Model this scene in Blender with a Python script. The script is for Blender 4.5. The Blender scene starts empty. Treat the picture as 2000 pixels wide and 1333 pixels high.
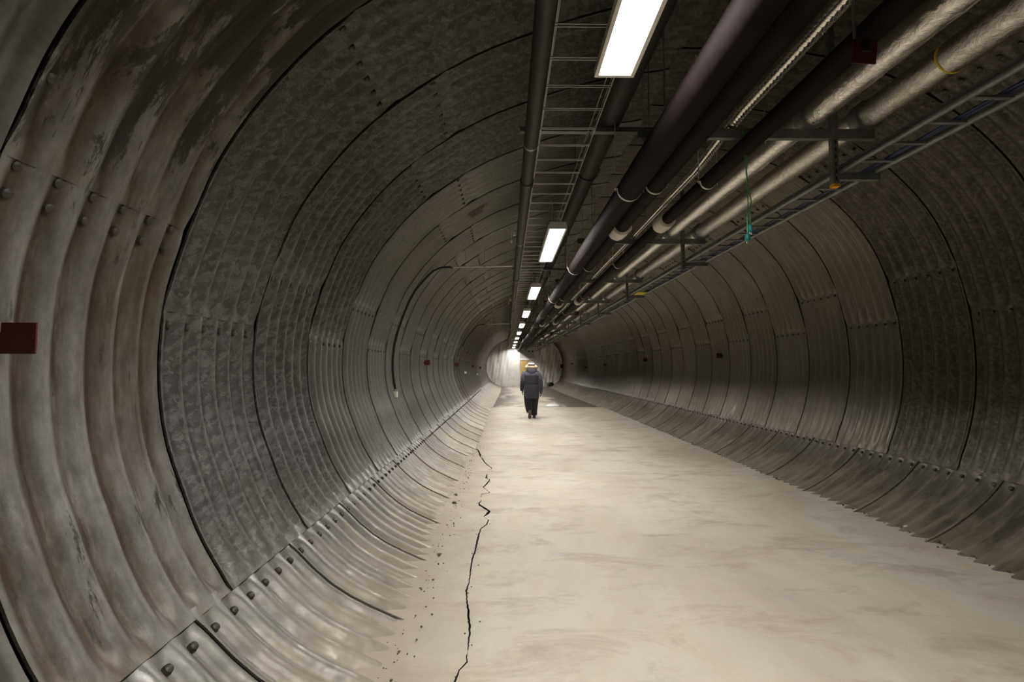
import bpy, bmesh, math, random
from mathutils import Vector, Matrix
import numpy as np
random.seed(7)
sc = bpy.context.scene
COL = sc.collection
PI = math.pi

# ------------------------------------------------------------------ camera, world, exposure
F = 930.0; H = 1.6
pitch = math.atan((718 - 666.5) / F); yaw = math.atan((1000 - 989) / F)
fw = Vector((math.sin(yaw) * math.cos(pitch), math.cos(yaw) * math.cos(pitch), math.sin(pitch)))
rt = Vector((math.cos(yaw), -math.sin(yaw), 0)); up = rt.cross(fw)
cd = bpy.data.cameras.new('camera'); cam = bpy.data.objects.new('camera', cd); COL.objects.link(cam)
m = Matrix.Identity(4)
for i in range(3):
    m[i][0] = rt[i]; m[i][1] = up[i]; m[i][2] = -fw[i]
m[2][3] = H
cam.matrix_world = m
cd.sensor_width = 36; cd.lens = F / 2000 * 36; cd.clip_start = 0.02; cd.clip_end = 200
sc.camera = cam
w = bpy.data.worlds.new('world'); sc.world = w; w.use_nodes = True
w.node_tree.nodes['Background'].inputs[0].default_value = (0.6, 0.62, 0.7, 1)
w.node_tree.nodes['Background'].inputs[1].default_value = 0.0
sc.view_settings.view_transform = 'Standard'; sc.view_settings.look = 'None'
sc.view_settings.gamma = 1; sc.view_settings.use_curve_mapping = False
sc.view_settings.exposure = 0.0
LAMP = 108.0          # radiance of the luminaire diffusers
Y_END = 41.2         # back wall

# ------------------------------------------------------------------ materials
def newmat(name):
    m_ = bpy.data.materials.new(name); m_.use_nodes = True
    nt = m_.node_tree; b = nt.nodes['Principled BSDF']
    return m_, nt, b
def N(nt, t, **kw):
    n = nt.nodes.new(t)
    for k, v in kw.items(): setattr(n, k, v)
    return n
def L(nt, a, b): nt.links.new(a, b)
def pos(nt, scale=(1, 1, 1)):
    g = N(nt, 'ShaderNodeNewGeometry'); mp = N(nt, 'ShaderNodeMapping')
    mp.inputs['Scale'].default_value = scale; L(nt, g.outputs['Position'], mp.inputs['Vector'])
    return mp.outputs[0]
def noise(nt, vec, scale, detail=4, rough=0.55, dist=0.0):
    n = N(nt, 'ShaderNodeTexNoise'); n.inputs['Scale'].default_value = scale
    n.inputs['Detail'].default_value = detail; n.inputs['Roughness'].default_value = rough
    n.inputs['Distortion'].default_value = dist; L(nt, vec, n.inputs['Vector']); return n.outputs[0]
def ramp(nt, fac, stops):
    r = N(nt, 'ShaderNodeValToRGB'); e = r.color_ramp.elements
    e[0].position, e[0].color = stops[0][0], tuple(stops[0][1]) + (1,)
    e[1].position, e[1].color = stops[-1][0], tuple(stops[-1][1]) + (1,)
    for p, c in stops[1:-1]:
        x = e.new(p); x.color = tuple(c) + (1,)
    L(nt, fac, r.inputs[0]); return r.outputs[0]
def g3(v): return (v, v, v)
def mix(nt, fac, a, b, mode='MIX'):
    n = N(nt, 'ShaderNodeMix'); n.data_type = 'RGBA'; n.blend_type = mode
    if isinstance(fac, (int, float)): n.inputs[0].default_value = fac
    else: L(nt, fac, n.inputs[0])
    for k, v in ((6, a), (7, b)):
        if isinstance(v, (tuple, list)): n.inputs[k].default_value = tuple(v) + (1,)
        else: L(nt, v, n.inputs[k])
    return n.outputs[2]
def math_(nt, op, a, b=0.0):
    n = N(nt, 'ShaderNodeMath'); n.operation = op
    for k, v in ((0, a), (1, b)):
        if isinstance(v, (int, float)): n.inputs[k].default_value = v
        else: L(nt, v, n.inputs[k])
    return n.outputs[0]
def bump(nt, b, h, strength, dist=0.01):
    n = N(nt, 'ShaderNodeBump'); n.inputs['Strength'].default_value = strength
    n.inputs['Distance'].default_value = dist; L(nt, h, n.inputs['Height']); L(nt, n.outputs[0], b.inputs['Normal'])
def sepz(nt):
    g = N(nt, 'ShaderNodeNewGeometry'); s = N(nt, 'ShaderNodeSeparateXYZ'); L(nt, g.outputs['Position'], s.inputs[0]); return s
def simple(name, col, rough=0.5, metal=0.0, var=0.0, sc_=8):
    m_, nt, b = newmat(name)
    b.inputs['Roughness'].default_value = rough; b.inputs['Metallic'].default_value = metal
    if var:
        n = noise(nt, pos(nt), sc_, 4)
        c = ramp(nt, n, [(0.3, [x * (1 - var) for x in col]), (0.7, [min(1, x * (1 + var)) for x in col])])
        L(nt, c, b.inputs['Base Color'])
    else: b.inputs['Base Color'].default_value = tuple(col) + (1,)
    return m_

def steel(name, kind):
    """corrugated steel plate: bare galvanised / spangled / old stained / old brown, with settled dust low down"""
    m_, nt, b = newmat(name)
    P = pos(nt); z = sepz(nt)
    big = noise(nt, pos(nt, (1, 0.6, 0.35)), 1.6, 5, 0.6)
    fine = noise(nt, P, 30, 4, 0.6)
    metal, rough = 0.55, 0.42; brown = kind.endswith('_brown'); kind = kind.replace('_brown', '')
    if kind == 'plain':
        c = ramp(nt, big, [(0.25, (0.155, 0.148, 0.134)), (0.55, (0.20, 0.195, 0.182)), (0.8, (0.24, 0.238, 0.23))])
        c = mix(nt, 0.25, c, ramp(nt, fine, [(0.3, g3(0.2)), (0.7, g3(0.8))]), 'OVERLAY')
    elif kind == 'spangle':
        wv = N(nt, 'ShaderNodeTexVoronoi'); wv.inputs['Scale'].default_value = 36; wv.inputs['Randomness'].default_value = 1
        nn = noise(nt, P, 26, 5, 0.75)
        vv = N(nt, 'ShaderNodeVectorMath'); vv.operation = 'ADD'
        cmb = N(nt, 'ShaderNodeCombineXYZ')
        s_ = math_(nt, 'MULTIPLY', math_(nt, 'SUBTRACT', nn, 0.5), 0.16)
        for k in range(3): L(nt, s_, cmb.inputs[k])
        L(nt, P, vv.inputs[0]); L(nt, cmb.outputs[0], vv.inputs[1]); L(nt, vv.outputs[0], wv.inputs['Vector'])
        sp = N(nt, 'ShaderNodeSeparateColor'); L(nt, wv.outputs['Color'], sp.inputs[0])
        c = ramp(nt, sp.outputs[0], [(0.0, (0.062, 0.057, 0.05)), (0.4, (0.085, 0.08, 0.072)), (0.62, (0.145, 0.14, 0.13)), (1.0, (0.23, 0.225, 0.215))])
        c = mix(nt, 0.35, c, ramp(nt, big, [(0.3, (0.085, 0.08, 0.07)), (0.7, (0.16, 0.157, 0.15))]))
        rough = 0.5
    elif kind == 'stained':
        st = noise(nt, pos(nt, (1.6, 4.2, 0.8)), 1.6, 9, 0.78, 0.3)
        br = noise(nt, pos(nt, (2, 5.5, 0.5)), 1.3, 6, 0.7)
        c = ramp(nt, big, [(0.3, (0.20, 0.188, 0.17)), (0.7, (0.31, 0.302, 0.29))])
        c = mix(nt, ramp(nt, br, [(0.46, g3(0)), (0.66, g3(.8))]), c, (0.10, 0.072, 0.045))
        wv_ = math_(nt, 'COSINE', math_(nt, 'MULTIPLY', math_(nt, 'SUBTRACT', z.outputs[1], 2.43), 2 * PI / 0.15))
        val = math_(nt, 'MULTIPLY', math_(nt, 'SUBTRACT', 1.0, wv_), 0.5)
        vst = math_(nt, 'MULTIPLY', math_(nt, 'POWER', val, 1.8), ramp(nt, noise(nt, pos(nt, (1.5, 5, 0.7)), 1.4, 7, 0.75), [(0.34, g3(0)), (0.54, g3(0.95))]))
        c = mix(nt, vst, c, (0.075, 0.046, 0.024))
        c = mix(nt, 0.55, c, ramp(nt, noise(nt, pos(nt, (1, 1, 0.5)), 9, 9, 0.78), [(0.35, g3(0.2)), (0.65, g3(0.8))]), 'OVERLAY')
        hi = ramp(nt, math_(nt, 'MULTIPLY', math_(nt, 'SUBTRACT', z.outputs[2], 2.1), 0.9), [(0.0, g3(0)), (1.0, g3(0.16))])
        st2 = math_(nt, 'ADD', st, hi)
        c = mix(nt, ramp(nt, st2, [(0.585, g3(0)), (0.62, g3(0.9))]), c, (0.035, 0.03, 0.023))
        metal, rough = 0.2, 0.42
    else:
        c = ramp(nt, big, [(0.25, (0.085, 0.072, 0.056)), (0.6, (0.12, 0.105, 0.085)), (0.85, (0.16, 0.148, 0.13))])
        metal, rough = 0.5, 0.4
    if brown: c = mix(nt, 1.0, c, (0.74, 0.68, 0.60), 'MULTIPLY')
    # soot blot high on the upper left plates
    d = N(nt, 'ShaderNodeVectorMath'); d.operation = 'DISTANCE'; g = N(nt, 'ShaderNodeNewGeometry')
    L(nt, g.outputs['Position'], d.inputs[0]); d.inputs[1].default_value = (-0.42, 6.5, 3.78)
    spot = math_(nt, 'ADD', d.outputs['Value'], math_(nt, 'MULTIPLY', noise(nt, P, 9, 6, 0.75), 0.5))
    c = mix(nt, ramp(nt, spot, [(0.36, g3(0.85)), (0.40, g3(0))]), c, (0.04, 0.03, 0.025))
    # dust settled on the lowest plates
    dn = math_(nt, 'ADD', math_(nt, 'MULTIPLY', z.outputs[2], 0.62), math_(nt, 'MULTIPLY', noise(nt, pos(nt, (1, 4, 1)), 2.2, 5, 0.7), 0.9))
    c = mix(nt, ramp(nt, dn, [(0.42, g3(0.9)), (0.56, g3(0.55)), (0.68, g3(0.14)), (1.0, g3(0))]), c, (0.40, 0.35, 0.27))
    oi = N(nt, 'ShaderNodeObjectInfo')
    c = mix(nt, 1.0, c, ramp(nt, oi.outputs['Random'], [(0, (0.84, 0.83, 0.80)), (1, (1.0, 1.0, 1.0))]), 'MULTIPLY')
    L(nt, c, b.inputs['Base Color'])
    b.inputs['Metallic'].default_value = metal
    r = ramp(nt, noise(nt, P, 7, 7, 0.7), [(0.3, g3(rough - 0.12)), (0.7, g3(rough + 0.16))])
    r = math_(nt, 'ADD', r, ramp(nt, dn, [(0.42, g3(0.2)), (0.75, g3(0.0))]))
    L(nt, r, b.inputs['Roughness'])
    bump(nt, b, noise(nt, P, 16, 7, 0.7), {'plain': 0.22, 'stained': 0.4}.get(kind, 0.3), 0.005)
    return m_
M = {}
M['plain'] = steel('galvanised_steel', 'plain'); M['spangle'] = steel('spangled_steel', 'spangle')
M['plain_brown'] = steel('dull_brown_galvanised_steel', 'plain_brown'); M['spangle_brown'] = steel('dull_brown_spangled_steel', 'spangle_brown')
M['stained'] = steel('stained_steel', 'stained'); M['old'] = steel('brown_steel', 'old')

def concrete():
    m_, nt, b = newmat('dusty_concrete')
    P = pos(nt); s = sepz(nt)
    big = noise(nt, pos(nt, (0.7, 0.45, 1)), 0.9, 6, 0.6, 0.6)
    mid = noise(nt, pos(nt, (1.0, 0.5, 1)), 3.2, 6, 0.65, 0.8)
    c = ramp(nt, big, [(0.28, (0.53, 0.465, 0.345)), (0.5, (0.67, 0.605, 0.475)), (0.75, (0.77, 0.715, 0.59))])
    c = mix(nt, ramp(nt, mid, [(0.5, g3(0)), (0.72, g3(0.5))]), c, (0.62, 0.51, 0.34))
    # grey worn patches
    gp = noise(nt, pos(nt, (1, 0.8, 1)), 1.7, 8, 0.72, 0.5)
    c = mix(nt, ramp(nt, gp, [(0.56, g3(0)), (0.66, g3(0.55))]), c, (0.46, 0.45, 0.45))
    # swept streaks
    stx = noise(nt, pos(nt, (0.9, 2.2, 1)), 1.3, 7, 0.72, 0.5)
    c = mix(nt, ramp(nt, stx, [(0.51, g3(0)), (0.66, g3(0.6))]), c, (0.40, 0.32, 0.22))
    # brown dust banked up along the left ledge
    lm = math_(nt, 'ADD', s.outputs[0], math_(nt, 'MULTIPLY', noise(nt, pos(nt, (1, 1, 1)), 1.8, 6, 0.7), 0.8))
    c = mix(nt, ramp(nt, math_(nt, 'ADD', lm, 0.6), [(0.35, g3(0.75)), (0.85, g3(0))]), c, (0.44, 0.375, 0.27))
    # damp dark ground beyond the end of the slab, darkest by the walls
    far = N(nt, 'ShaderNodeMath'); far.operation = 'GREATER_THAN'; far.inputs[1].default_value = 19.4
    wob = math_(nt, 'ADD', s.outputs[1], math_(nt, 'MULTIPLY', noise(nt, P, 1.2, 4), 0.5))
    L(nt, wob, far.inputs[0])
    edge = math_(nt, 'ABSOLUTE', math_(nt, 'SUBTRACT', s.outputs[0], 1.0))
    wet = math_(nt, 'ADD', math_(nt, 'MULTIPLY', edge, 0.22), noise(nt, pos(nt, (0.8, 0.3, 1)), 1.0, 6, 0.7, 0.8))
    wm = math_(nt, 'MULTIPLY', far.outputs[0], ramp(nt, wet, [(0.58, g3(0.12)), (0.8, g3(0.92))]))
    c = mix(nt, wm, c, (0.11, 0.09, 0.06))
    L(nt, c, b.inputs['Base Color'])
    L(nt, ramp(nt, big, [(0.3, g3(0.62)), (0.7, g3(0.8))]), b.inputs['Roughness'])
    h = math_(nt, 'ADD', noise(nt, P, 5, 8, 0.7), math_(nt, 'MULTIPLY', noise(nt, P, 60, 3), 0.25))
    bump(nt, b, h, 0.35, 0.02)
    return m_
M['concrete'] = concrete()
M['dirt'] = simple('dark_dirt', (0.02, 0.017, 0.013), 0.95)
M['backing'] = simple('backing_ground', (0.02, 0.018, 0.016), 0.95)
M['bolt'] = simple('bolt_steel', (0.07, 0.058, 0.052), 0.5, 0.3, 0.25, 30)
M['blackpipe'] = simple('black_rubber_insulation', (0.017, 0.012, 0.012), 0.75, 0.0, 0.25, 5)
M['blackpipe'].node_tree.nodes['Principled BSDF'].inputs['Specular IOR Level'].default_value = 0.08
M['greypipe'] = simple('dark_grey_pipe', (0.032, 0.028, 0.026), 0.6, 0.0, 0.2, 5)
M['zinc'] = simple('zinc_coated_steel', (0.42, 0.42, 0.41), 0.38, 0.7, 0.15, 20)
M['strut'] = simple('dull_strut_steel', (0.22, 0.225, 0.225), 0.5, 0.5, 0.2, 12)
M['wire'] = simple('bright_wire', (0.36, 0.34, 0.32), 0.35, 0.7)
M['clamp'] = simple('galvanised_clamp', (0.62, 0.60, 0.57), 0.4, 0.3)
M['collar'] = simple('white_pipe_collar', (0.68, 0.62, 0.56), 0.6)
M['white'] = simple('white_enamel', (0.75, 0.72, 0.69), 0.4)
M['offwhite'] = simple('off_white_plastic', (0.72, 0.70, 0.6), 0.5)
M['red'] = simple('red_reflector', (0.085, 0.008, 0.007), 0.45)
M['darkred'] = simple('dark_red_reflector', (0.07, 0.010, 0.012), 0.4)
M['black'] = simple('black_plastic', (0.015, 0.014, 0.013), 0.5)
M['green'] = simple('green_cable', (0.10, 0.42, 0.12), 0.5)
M['teal'] = simple('teal_plug', (0.0, 0.17, 0.135), 0.45)
M['orange'] = simple('orange_cap', (0.9, 0.42, 0.03), 0.5)
M['yellow'] = simple('yellow_tag', (0.7, 0.55, 0.03), 0.5)
M['bluecable'] = simple('dark_blue_cable', (0.02, 0.035, 0.10), 0.5)
M['pebble'] = simple('stone_crumb', (0.16, 0.13, 0.10), 0.9, 0, 0.4, 30)
M['whitestone'] = simple('pale_stone', (0.75, 0.70, 0.6), 0.8, 0, 0.1, 30)
M['boxgrey'] = simple('grey_panel', (0.46, 0.47, 0.45), 0.5, 0, 0.05)

def foil():
    m_, nt, b = newmat('aluminium_foil_lagging')
    b.inputs['Base Color'].default_value = (0.92, 0.88, 0.82, 1); b.inputs['Metallic'].default_value = 1.0
    P = pos(nt, (1, 1.0, 1))
    L(nt, ramp(nt, noise(nt, pos(nt), 4, 4), [(0.3, g3(0.12)), (0.7, g3(0.24))]), b.inputs['Roughness'])
    h = math_(nt, 'ADD', noise(nt, P, 17, 6, 0.72, 1.6), math_(nt, 'MULTIPLY', noise(nt, pos(nt), 70, 3, 0.6), 0.25))
    bump(nt, b, h, 0.55, 0.012); return m_
M['foil'] = foil()
def ribmat():
    m_, nt, b = newmat('flexible_duct_foil')
    b.inputs['Base Color'].default_value = (0.78, 0.74, 0.66, 1); b.inputs['Metallic'].default_value = 0.85
    b.inputs['Roughness'].default_value = 0.082
    bump(nt, b, noise(nt, pos(nt), 60, 4), 0.3, 0.004); return m_
M['rib'] = ribmat()
def emis():
    m_, nt, b = newmat('lit_diffuser')
    b.inputs['Base Color'].default_value = (0.8, 0.8, 0.8, 1)
    b.inputs['Emission Color'].default_value = (1.0, 0.98, 0.945, 1); b.inputs['Emission Strength'].default_value = LAMP
    return m_
M['lamp'] = emis()
def plastic():
    m_, nt, b = newmat('printed_white_plastic_sheet')
    s = sepz(nt)
    # faint red print repeated in columns down the sheet
    def band(v, per, off, wd):
        f = math_(nt, 'FRACT', math_(nt, 'DIVIDE', math_(nt, 'ADD', v, off), per))
        n = N(nt, 'ShaderNodeMath'); n.operation = 'LESS_THAN'; L(nt, f, n.inputs[0]); n.inputs[1].default_value = wd; return n.outputs[0]
    a = math_(nt, 'MULTIPLY', band(s.outputs[0], 1.32, 0.95, 0.26), band(s.outputs[2], 0.72, 0.2, 0.34))
    a = math_(nt, 'MULTIPLY', a, ramp(nt, noise(nt, pos(nt, (1, 1, 1)), 7, 5, 0.8), [(0.45, g3(0)), (0.62, g3(0.6))]))
    c = mix(nt, a, (0.74, 0.71, 0.67), (0.60, 0.28, 0.25))
    L(nt, c, b.inputs['Base Color']); b.inputs['Roughness'].default_value = 0.28
    bump(nt, b, noise(nt, pos(nt, (2.2, 1, 0.9)), 3.2, 6, 0.7, 2.5), 0.7, 0.04)
    return m_
M['plastic'] = plastic()
def wood():
    m_, nt, b = newmat('pale_plywood')
    n = noise(nt, pos(nt, (6, 1, 0.6)), 3, 4)
    L(nt, ramp(nt, n, [(0.3, (0.50, 0.33, 0.09)), (0.7, (0.62, 0.43, 0.14))]), b.inputs['Base Color'])
    b.inputs['Roughness'].default_value = 0.55; return m_
M['wood'] = wood()
def cloth(name, col, sc_=40, rough=0.85, var=0.25):
    m_, nt, b = newmat(name)
    n = noise(nt, pos(nt), sc_, 3)
    L(nt, ramp(nt, n, [(0.3, [x * (1 - var) for x in col]), (0.7, [x * (1 + var) for x in col])]), b.inputs['Base Color'])
    b.inputs['Roughness'].default_value = rough; b.inputs['Sheen Weight'].default_value = 0.15
    bump(nt, b, noise(nt, pos(nt), 14, 3), 0.5, 0.02); return m_
M['parka'] = cloth('charcoal_parka_cloth', (0.034, 0.032, 0.042), 18)
M['parka_light'] = cloth('grey_lilac_toplit_cloth', (0.10, 0.10, 0.135), 18)  # own grey-lilac of hood and upper sleeves; painted-in top light on the yoke
M['trouser'] = cloth('black_trouser_cloth', (0.012, 0.012, 0.016), 18)
M['skin'] = simple('skin', (0.55, 0.33, 0.24), 0.55)
M['fur'] = cloth('tan_fur', (0.46, 0.37, 0.24), 60, 0.95, 0.5)
M['hat'] = cloth('dark_wool', (0.05, 0.05, 0.075), 60)
M['hatband'] = cloth('white_wool', (0.9, 0.9, 0.92), 60, 0.95, 0.1)
M['boot'] = cloth('brown_leather', (0.03, 0.022, 0.017), 30, 0.7)
M['sole'] = cloth('tan_rubber_sole', (0.11, 0.08, 0.055), 30, 0.8)
M['disc'] = simple('white_painted_lid', (0.93, 0.94, 0.93), 0.45, 0, 0.04)
M['bucket'] = simple('grey_plastic_bucket', (0.35, 0.35, 0.34), 0.4)

# ------------------------------------------------------------------ mesh helpers
class MB:
    def __init__(s): s.v = []; s.f = []
    def add(s, vs, fs):
        o = len(s.v); s.v += [tuple(v) for v in vs]; s.f += [tuple(i + o for i in f) for f in fs]; return s
    def box(s, x0, x1, y0, y1, z0, z1):
        return s.add([(x0, y0, z0), (x1, y0, z0), (x1, y1, z0), (x0, y1, z0), (x0, y0, z1), (x1, y0, z1), (x1, y1, z1), (x0, y1, z1)],
                     [(0, 3, 2, 1), (4, 5, 6, 7), (0, 1, 5, 4), (1, 2, 6, 5), (2, 3, 7, 6), (3, 0, 4, 7)])
    def tube(s, pts, r, n=12, caps=True, closed=False):
        pts = [Vector(p) for p in pts]; k = len(pts)
        rs = r if isinstance(r, (list, tuple)) else [r] * k
        vs = []; T0 = None; U = None
        for i, p in enumerate(pts):
            if closed: t = pts[(i + 1) % k] - pts[i - 1]
            else: t = pts[min(i + 1, k - 1)] - pts[max(i - 1, 0)]
            t.normalize()
            if U is None:
                a = Vector((0, 0, 1)) if abs(t.z) < 0.9 else Vector((1, 0, 0))
                U = t.cross(a).normalized()
            else: U = (U - t * U.dot(t)).normalized()
            V = t.cross(U)
            for j in range(n):
                a = 2 * PI * j / n; vs.append(p + (U * math.cos(a) + V * math.sin(a)) * rs[i])
        fs = []
        for i in range(k if closed else k - 1):
            for j in range(n):
                a = i * n + j; b = i * n + (j + 1) % n; i2 = (i + 1) % k
                fs.append((a, b, i2 * n + (j + 1) % n, i2 * n + j))
        if caps and not closed:
            fs.append(tuple(range(n))[::-1]); fs.append(tuple(range((k - 1) * n, k * n)))
        return s.add(vs, fs)
    def lathe(s, prof, c=(0, 0, 0), n=20, axis='z'):
        vs = []; fs = []
        for r, h in prof:
            for j in range(n):
                a = 2 * PI * j / n; x, y = r * math.cos(a), r * math.sin(a)
                p = (x, y, h) if axis == 'z' else ((x, h, y) if axis == 'y' else (h, x, y))
                vs.append((p[0] + c[0], p[1] + c[1], p[2] + c[2]))
        for i in range(len(prof) - 1):
            for j in range(n): fs.append((i * n + j, i * n + (j + 1) % n, (i + 1) * n + (j + 1) % n, (i + 1) * n + j))
        fs.append(tuple(range(n))[::-1]); fs.append(tuple(range((len(prof) - 1) * n, len(prof) * n)))
        return s.add(vs, fs)
    def mesh(s, name, mat, smooth=None):
        me = bpy.data.meshes.new(name); me.from_pydata(s.v, [], s.f); me.materials.append(mat)
        if smooth: me.polygons.foreach_set('use_smooth', [True] * len(me.polygons))
        me.update()
        if smooth and smooth is not True:
            me.set_sharp_from_angle(angle=math.radians(smooth))
        return me
    def build(s, name, mat, parent=None, smooth=None, bevel=0, loc=None):
        me = s.mesh(name, mat, smooth); return link(name, me, parent, bevel, loc)
def link(name, me, parent=None, bevel=0, loc=None):
    o = bpy.data.objects.new(name, me); COL.objects.link(o)
    if parent is not None: o.parent = parent
    if loc: o.location = loc
    if bevel:
        b = o.modifiers.new('bevel', 'BEVEL'); b.width = bevel; b.segments = 2; b.limit_method = 'ANGLE'
    return o
def tag(o, label=None, cat=None, group=None, kind=None):
    if label: o['label'] = label
    if cat: o['category'] = cat
    if group: o['group'] = group
    if kind: o['kind'] = kind
    return o
def empty(name, loc, label, cat, group=None):
    o = bpy.data.objects.new(name, None); COL.objects.link(o); o.location = loc; o.empty_display_size = 0.1
    return tag(o, label, cat, group)
def local(mb, c):
    mb.v = [(x - c[0], y - c[1], z - c[2]) for x, y, z in mb.v]; return mb
def copy_tree(o, parent=None):
    c = o.copy(); COL.objects.link(c)
    if parent: c.parent = parent
    for ch in list(o.children): copy_tree(ch, c)
    return c

# ------------------------------------------------------------------ tunnel cross-section (metres, x to the right, z up)
PROF = [(0.35, -0.36), (-0.12, -0.22), (-0.62, 0.0), (-1.06, 0.21), (-1.386, 0.515), (-1.546, 0.758), (-1.642, 0.984), (-1.719, 1.186), (-1.765, 1.39),
        (-1.785, 1.65), (-1.762, 1.96), (-1.70, 2.2), (-1.625, 2.42), (-1.505, 2.71), (-1.309, 3.01), (-1.05, 3.31), (-0.785, 3.535),
        (-0.5, 3.73), (-0.22, 3.89), (0.06, 4.01), (0.5, 4.17), (1.0, 4.30), (1.6, 4.38), (2.2, 4.39), (2.8, 4.31), (3.3, 4.16),
        (3.7, 3.96), (4.04, 3.71), (4.37, 3.36), (4.60, 2.97), (4.745, 2.54), (4.83, 2.12), (4.858, 1.69), (4.83, 1.3), (4.76, 0.98),
        (4.66, 0.7), (4.53, 0.46), (4.25, 0.22), (3.91, 0.02), (3.4, -0.18), (2.8, -0.34)]
def catmull(pts, k=8):
    out = []
    for i in range(len(pts) - 1):
        p = [np.array(pts[max(0, min(len(pts) - 1, i + d))]) for d in (-1, 0, 1, 2)]
        for j in range(k):
            t = j / k
            out.append(0.5 * ((2 * p[1]) + (-p[0] + p[2]) * t + (2 * p[0] - 5 * p[1] + 4 * p[2] - p[3]) * t * t + (-p[0] + 3 * p[1] - 3 * p[2] + p[3]) * t ** 3))
    out.append(np.array(pts[-1])); return np.array(out)
D = catmull(PROF)
for _ in range(3): D[1:-1] = (D[:-2] + 2 * D[1:-1] + D[2:]) / 4
S = np.concatenate([[0], np.cumsum(np.linalg.norm(np.diff(D, axis=0), axis=1))])
def P2(s): return np.interp(s, S, D[:, 0]), np.interp(s, S, D[:, 1])
def Nin(s):
    x0, z0 = P2(s - 0.04); x1, z1 = P2(s + 0.04); tx, tz = x1 - x0, z1 - z0; l = math.hypot(tx, tz)
    return tz / l, -tx / l
def s_at(x, z): return float(S[np.argmin((D[:, 0] - x) ** 2 + (D[:, 1] - z) ** 2)])
PITCH = 0.15; AMP = 0.019; RING = 0.9
# normal points inward?
_c = Nin(s_at(-1.785, 1.65)); SG = 1 if _c[0] > 0 else -1
def corr(y): 
    c = math.cos(2 * PI * y / PITCH)
    return AMP * (c - 0.12 * math.cos(4 * PI * y / PITCH))
def surf(s, y, off=0.0):
    x, z = P2(s); nx, nz = Nin(s); h = corr(y) + off
    return x + SG * nx * h, z + SG * nz * h
FMIN = [0.14]
def flat(s, s0, s1):
    """the corrugation is pressed flatter where two plates lap over each other"""
    d = min(s - s0, s1 - s); t = max(0.0, min(1.0, d / 0.14)); return FMIN[0] + (1 - FMIN[0]) * t * t * (3 - 2 * t)
def band_mb(s0, s1, y0, y1, off, ns, per, rim=True, tilt=0.010, yph=0.0):
    mb = MB(); ny = max(2, int(round((y1 - y0) / PITCH * per)))
    ss = np.concatenate([[s0, s0 + 0.035, s0 + 0.07, s0 + 0.105], np.linspace(s0 + 0.15, s1 - 0.15, ns - 7), [s1 - 0.105, s1 - 0.07, s1 - 0.035, s1]]); ys = np.linspace(y0, y1, ny + 1)
    vs = []
    for s in ss:
        x, z = P2(s); nx, nz = Nin(s); fl_ = flat(s, s0, s1)
        for k, y in enumerate(ys):
            h = corr(y - yph) * fl_ + off - tilt * (k / ny - 0.5)
            vs.append((x + SG * nx * h, y, z + SG * nz * h))
    fs = []
    for i in range(ns):
        for j in range(ny):
            a = i * (ny + 1) + j; fs.append((a, a + 1, a + ny + 2, a + ny + 1))
    mb.add(vs, fs)
    if rim:   # sheet edge, turned outwards
        loop = [(0, j) for j in range(ny + 1)] + [(i, ny) for i in range(1, ns + 1)] + [(ns, j) for j in range(ny - 1, -1, -1)] + [(i, 0) for i in range(ns - 1, 0, -1)]
        rv = []
        for i, j in loop:
            p = vs[i * (ny + 1) + j]; nx, nz = Nin(ss[i]); rv.append(p); rv.append((p[0] - SG * nx * 0.012, p[1], p[2] - SG * nz * 0.012))
        k = len(loop); rf = [(2 * a, 2 * a + 1, 2 * ((a + 1) % k) + 1, 2 * ((a + 1) % k)) for a in range(k)]
        mb.add(rv, rf)
    return mb

# backing surfaces (the ground side of the plates) are the structural walls
def backing(name, s0, s1, label):
    mb = MB(); n = 24; vs = []; 
    for s in np.linspace(s0, s1, n + 1):
        x, z = P2(s); nx, nz = Nin(s)
        for y in (-6, Y_END + 0.4): vs.append((x - SG * nx * 0.10, y, z - SG * nz * 0.10))
        for y in (-6, Y_END + 0.4): vs.append((x - SG * nx * 0.16, y, z - SG * nz * 0.16))
    fs = []
    for i in range(n):
        a = 4 * i; fs += [(a, a + 1, a + 5, a + 4), (a + 2, a + 6, a + 7, a + 3)]
    mb.add(vs, fs); o = mb.build(name, M['backing'], smooth=True)
    return tag(o, label, kind='structure')
sT0 = s_at(-0.35, 3.82); sT1 = s_at(3.5, 4.07)
W = {'l': backing('wall_left', 0, sT0, 'left half of the corrugated steel tunnel lining'),
     'c': backing('ceiling', sT0, sT1, 'crown of the corrugated steel tunnel lining'),
     'r': backing('wall_right', sT1, float(S[-1]), 'right half of the corrugated steel tunnel lining')}

sL0 = s_at(-1.386, 0.515); sR0 = s_at(4.60, 0.58)
sL1 = (s_at(-1.765, 1.94), s_at(-1.66, 2.33)); sU = (s_at(-0.82, 3.52), s_at(-0.47, 3.76))
sM = (s_at(1.55, 4.38),) * 2; sV = (s_at(3.66, 3.99), s_at(3.1, 4.23))
sR1 = (s_at(4.70, 2.70), s_at(4.82, 2.20))
S_LO, S_HI = 0.05, float(S[-1]) - 0.05
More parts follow.
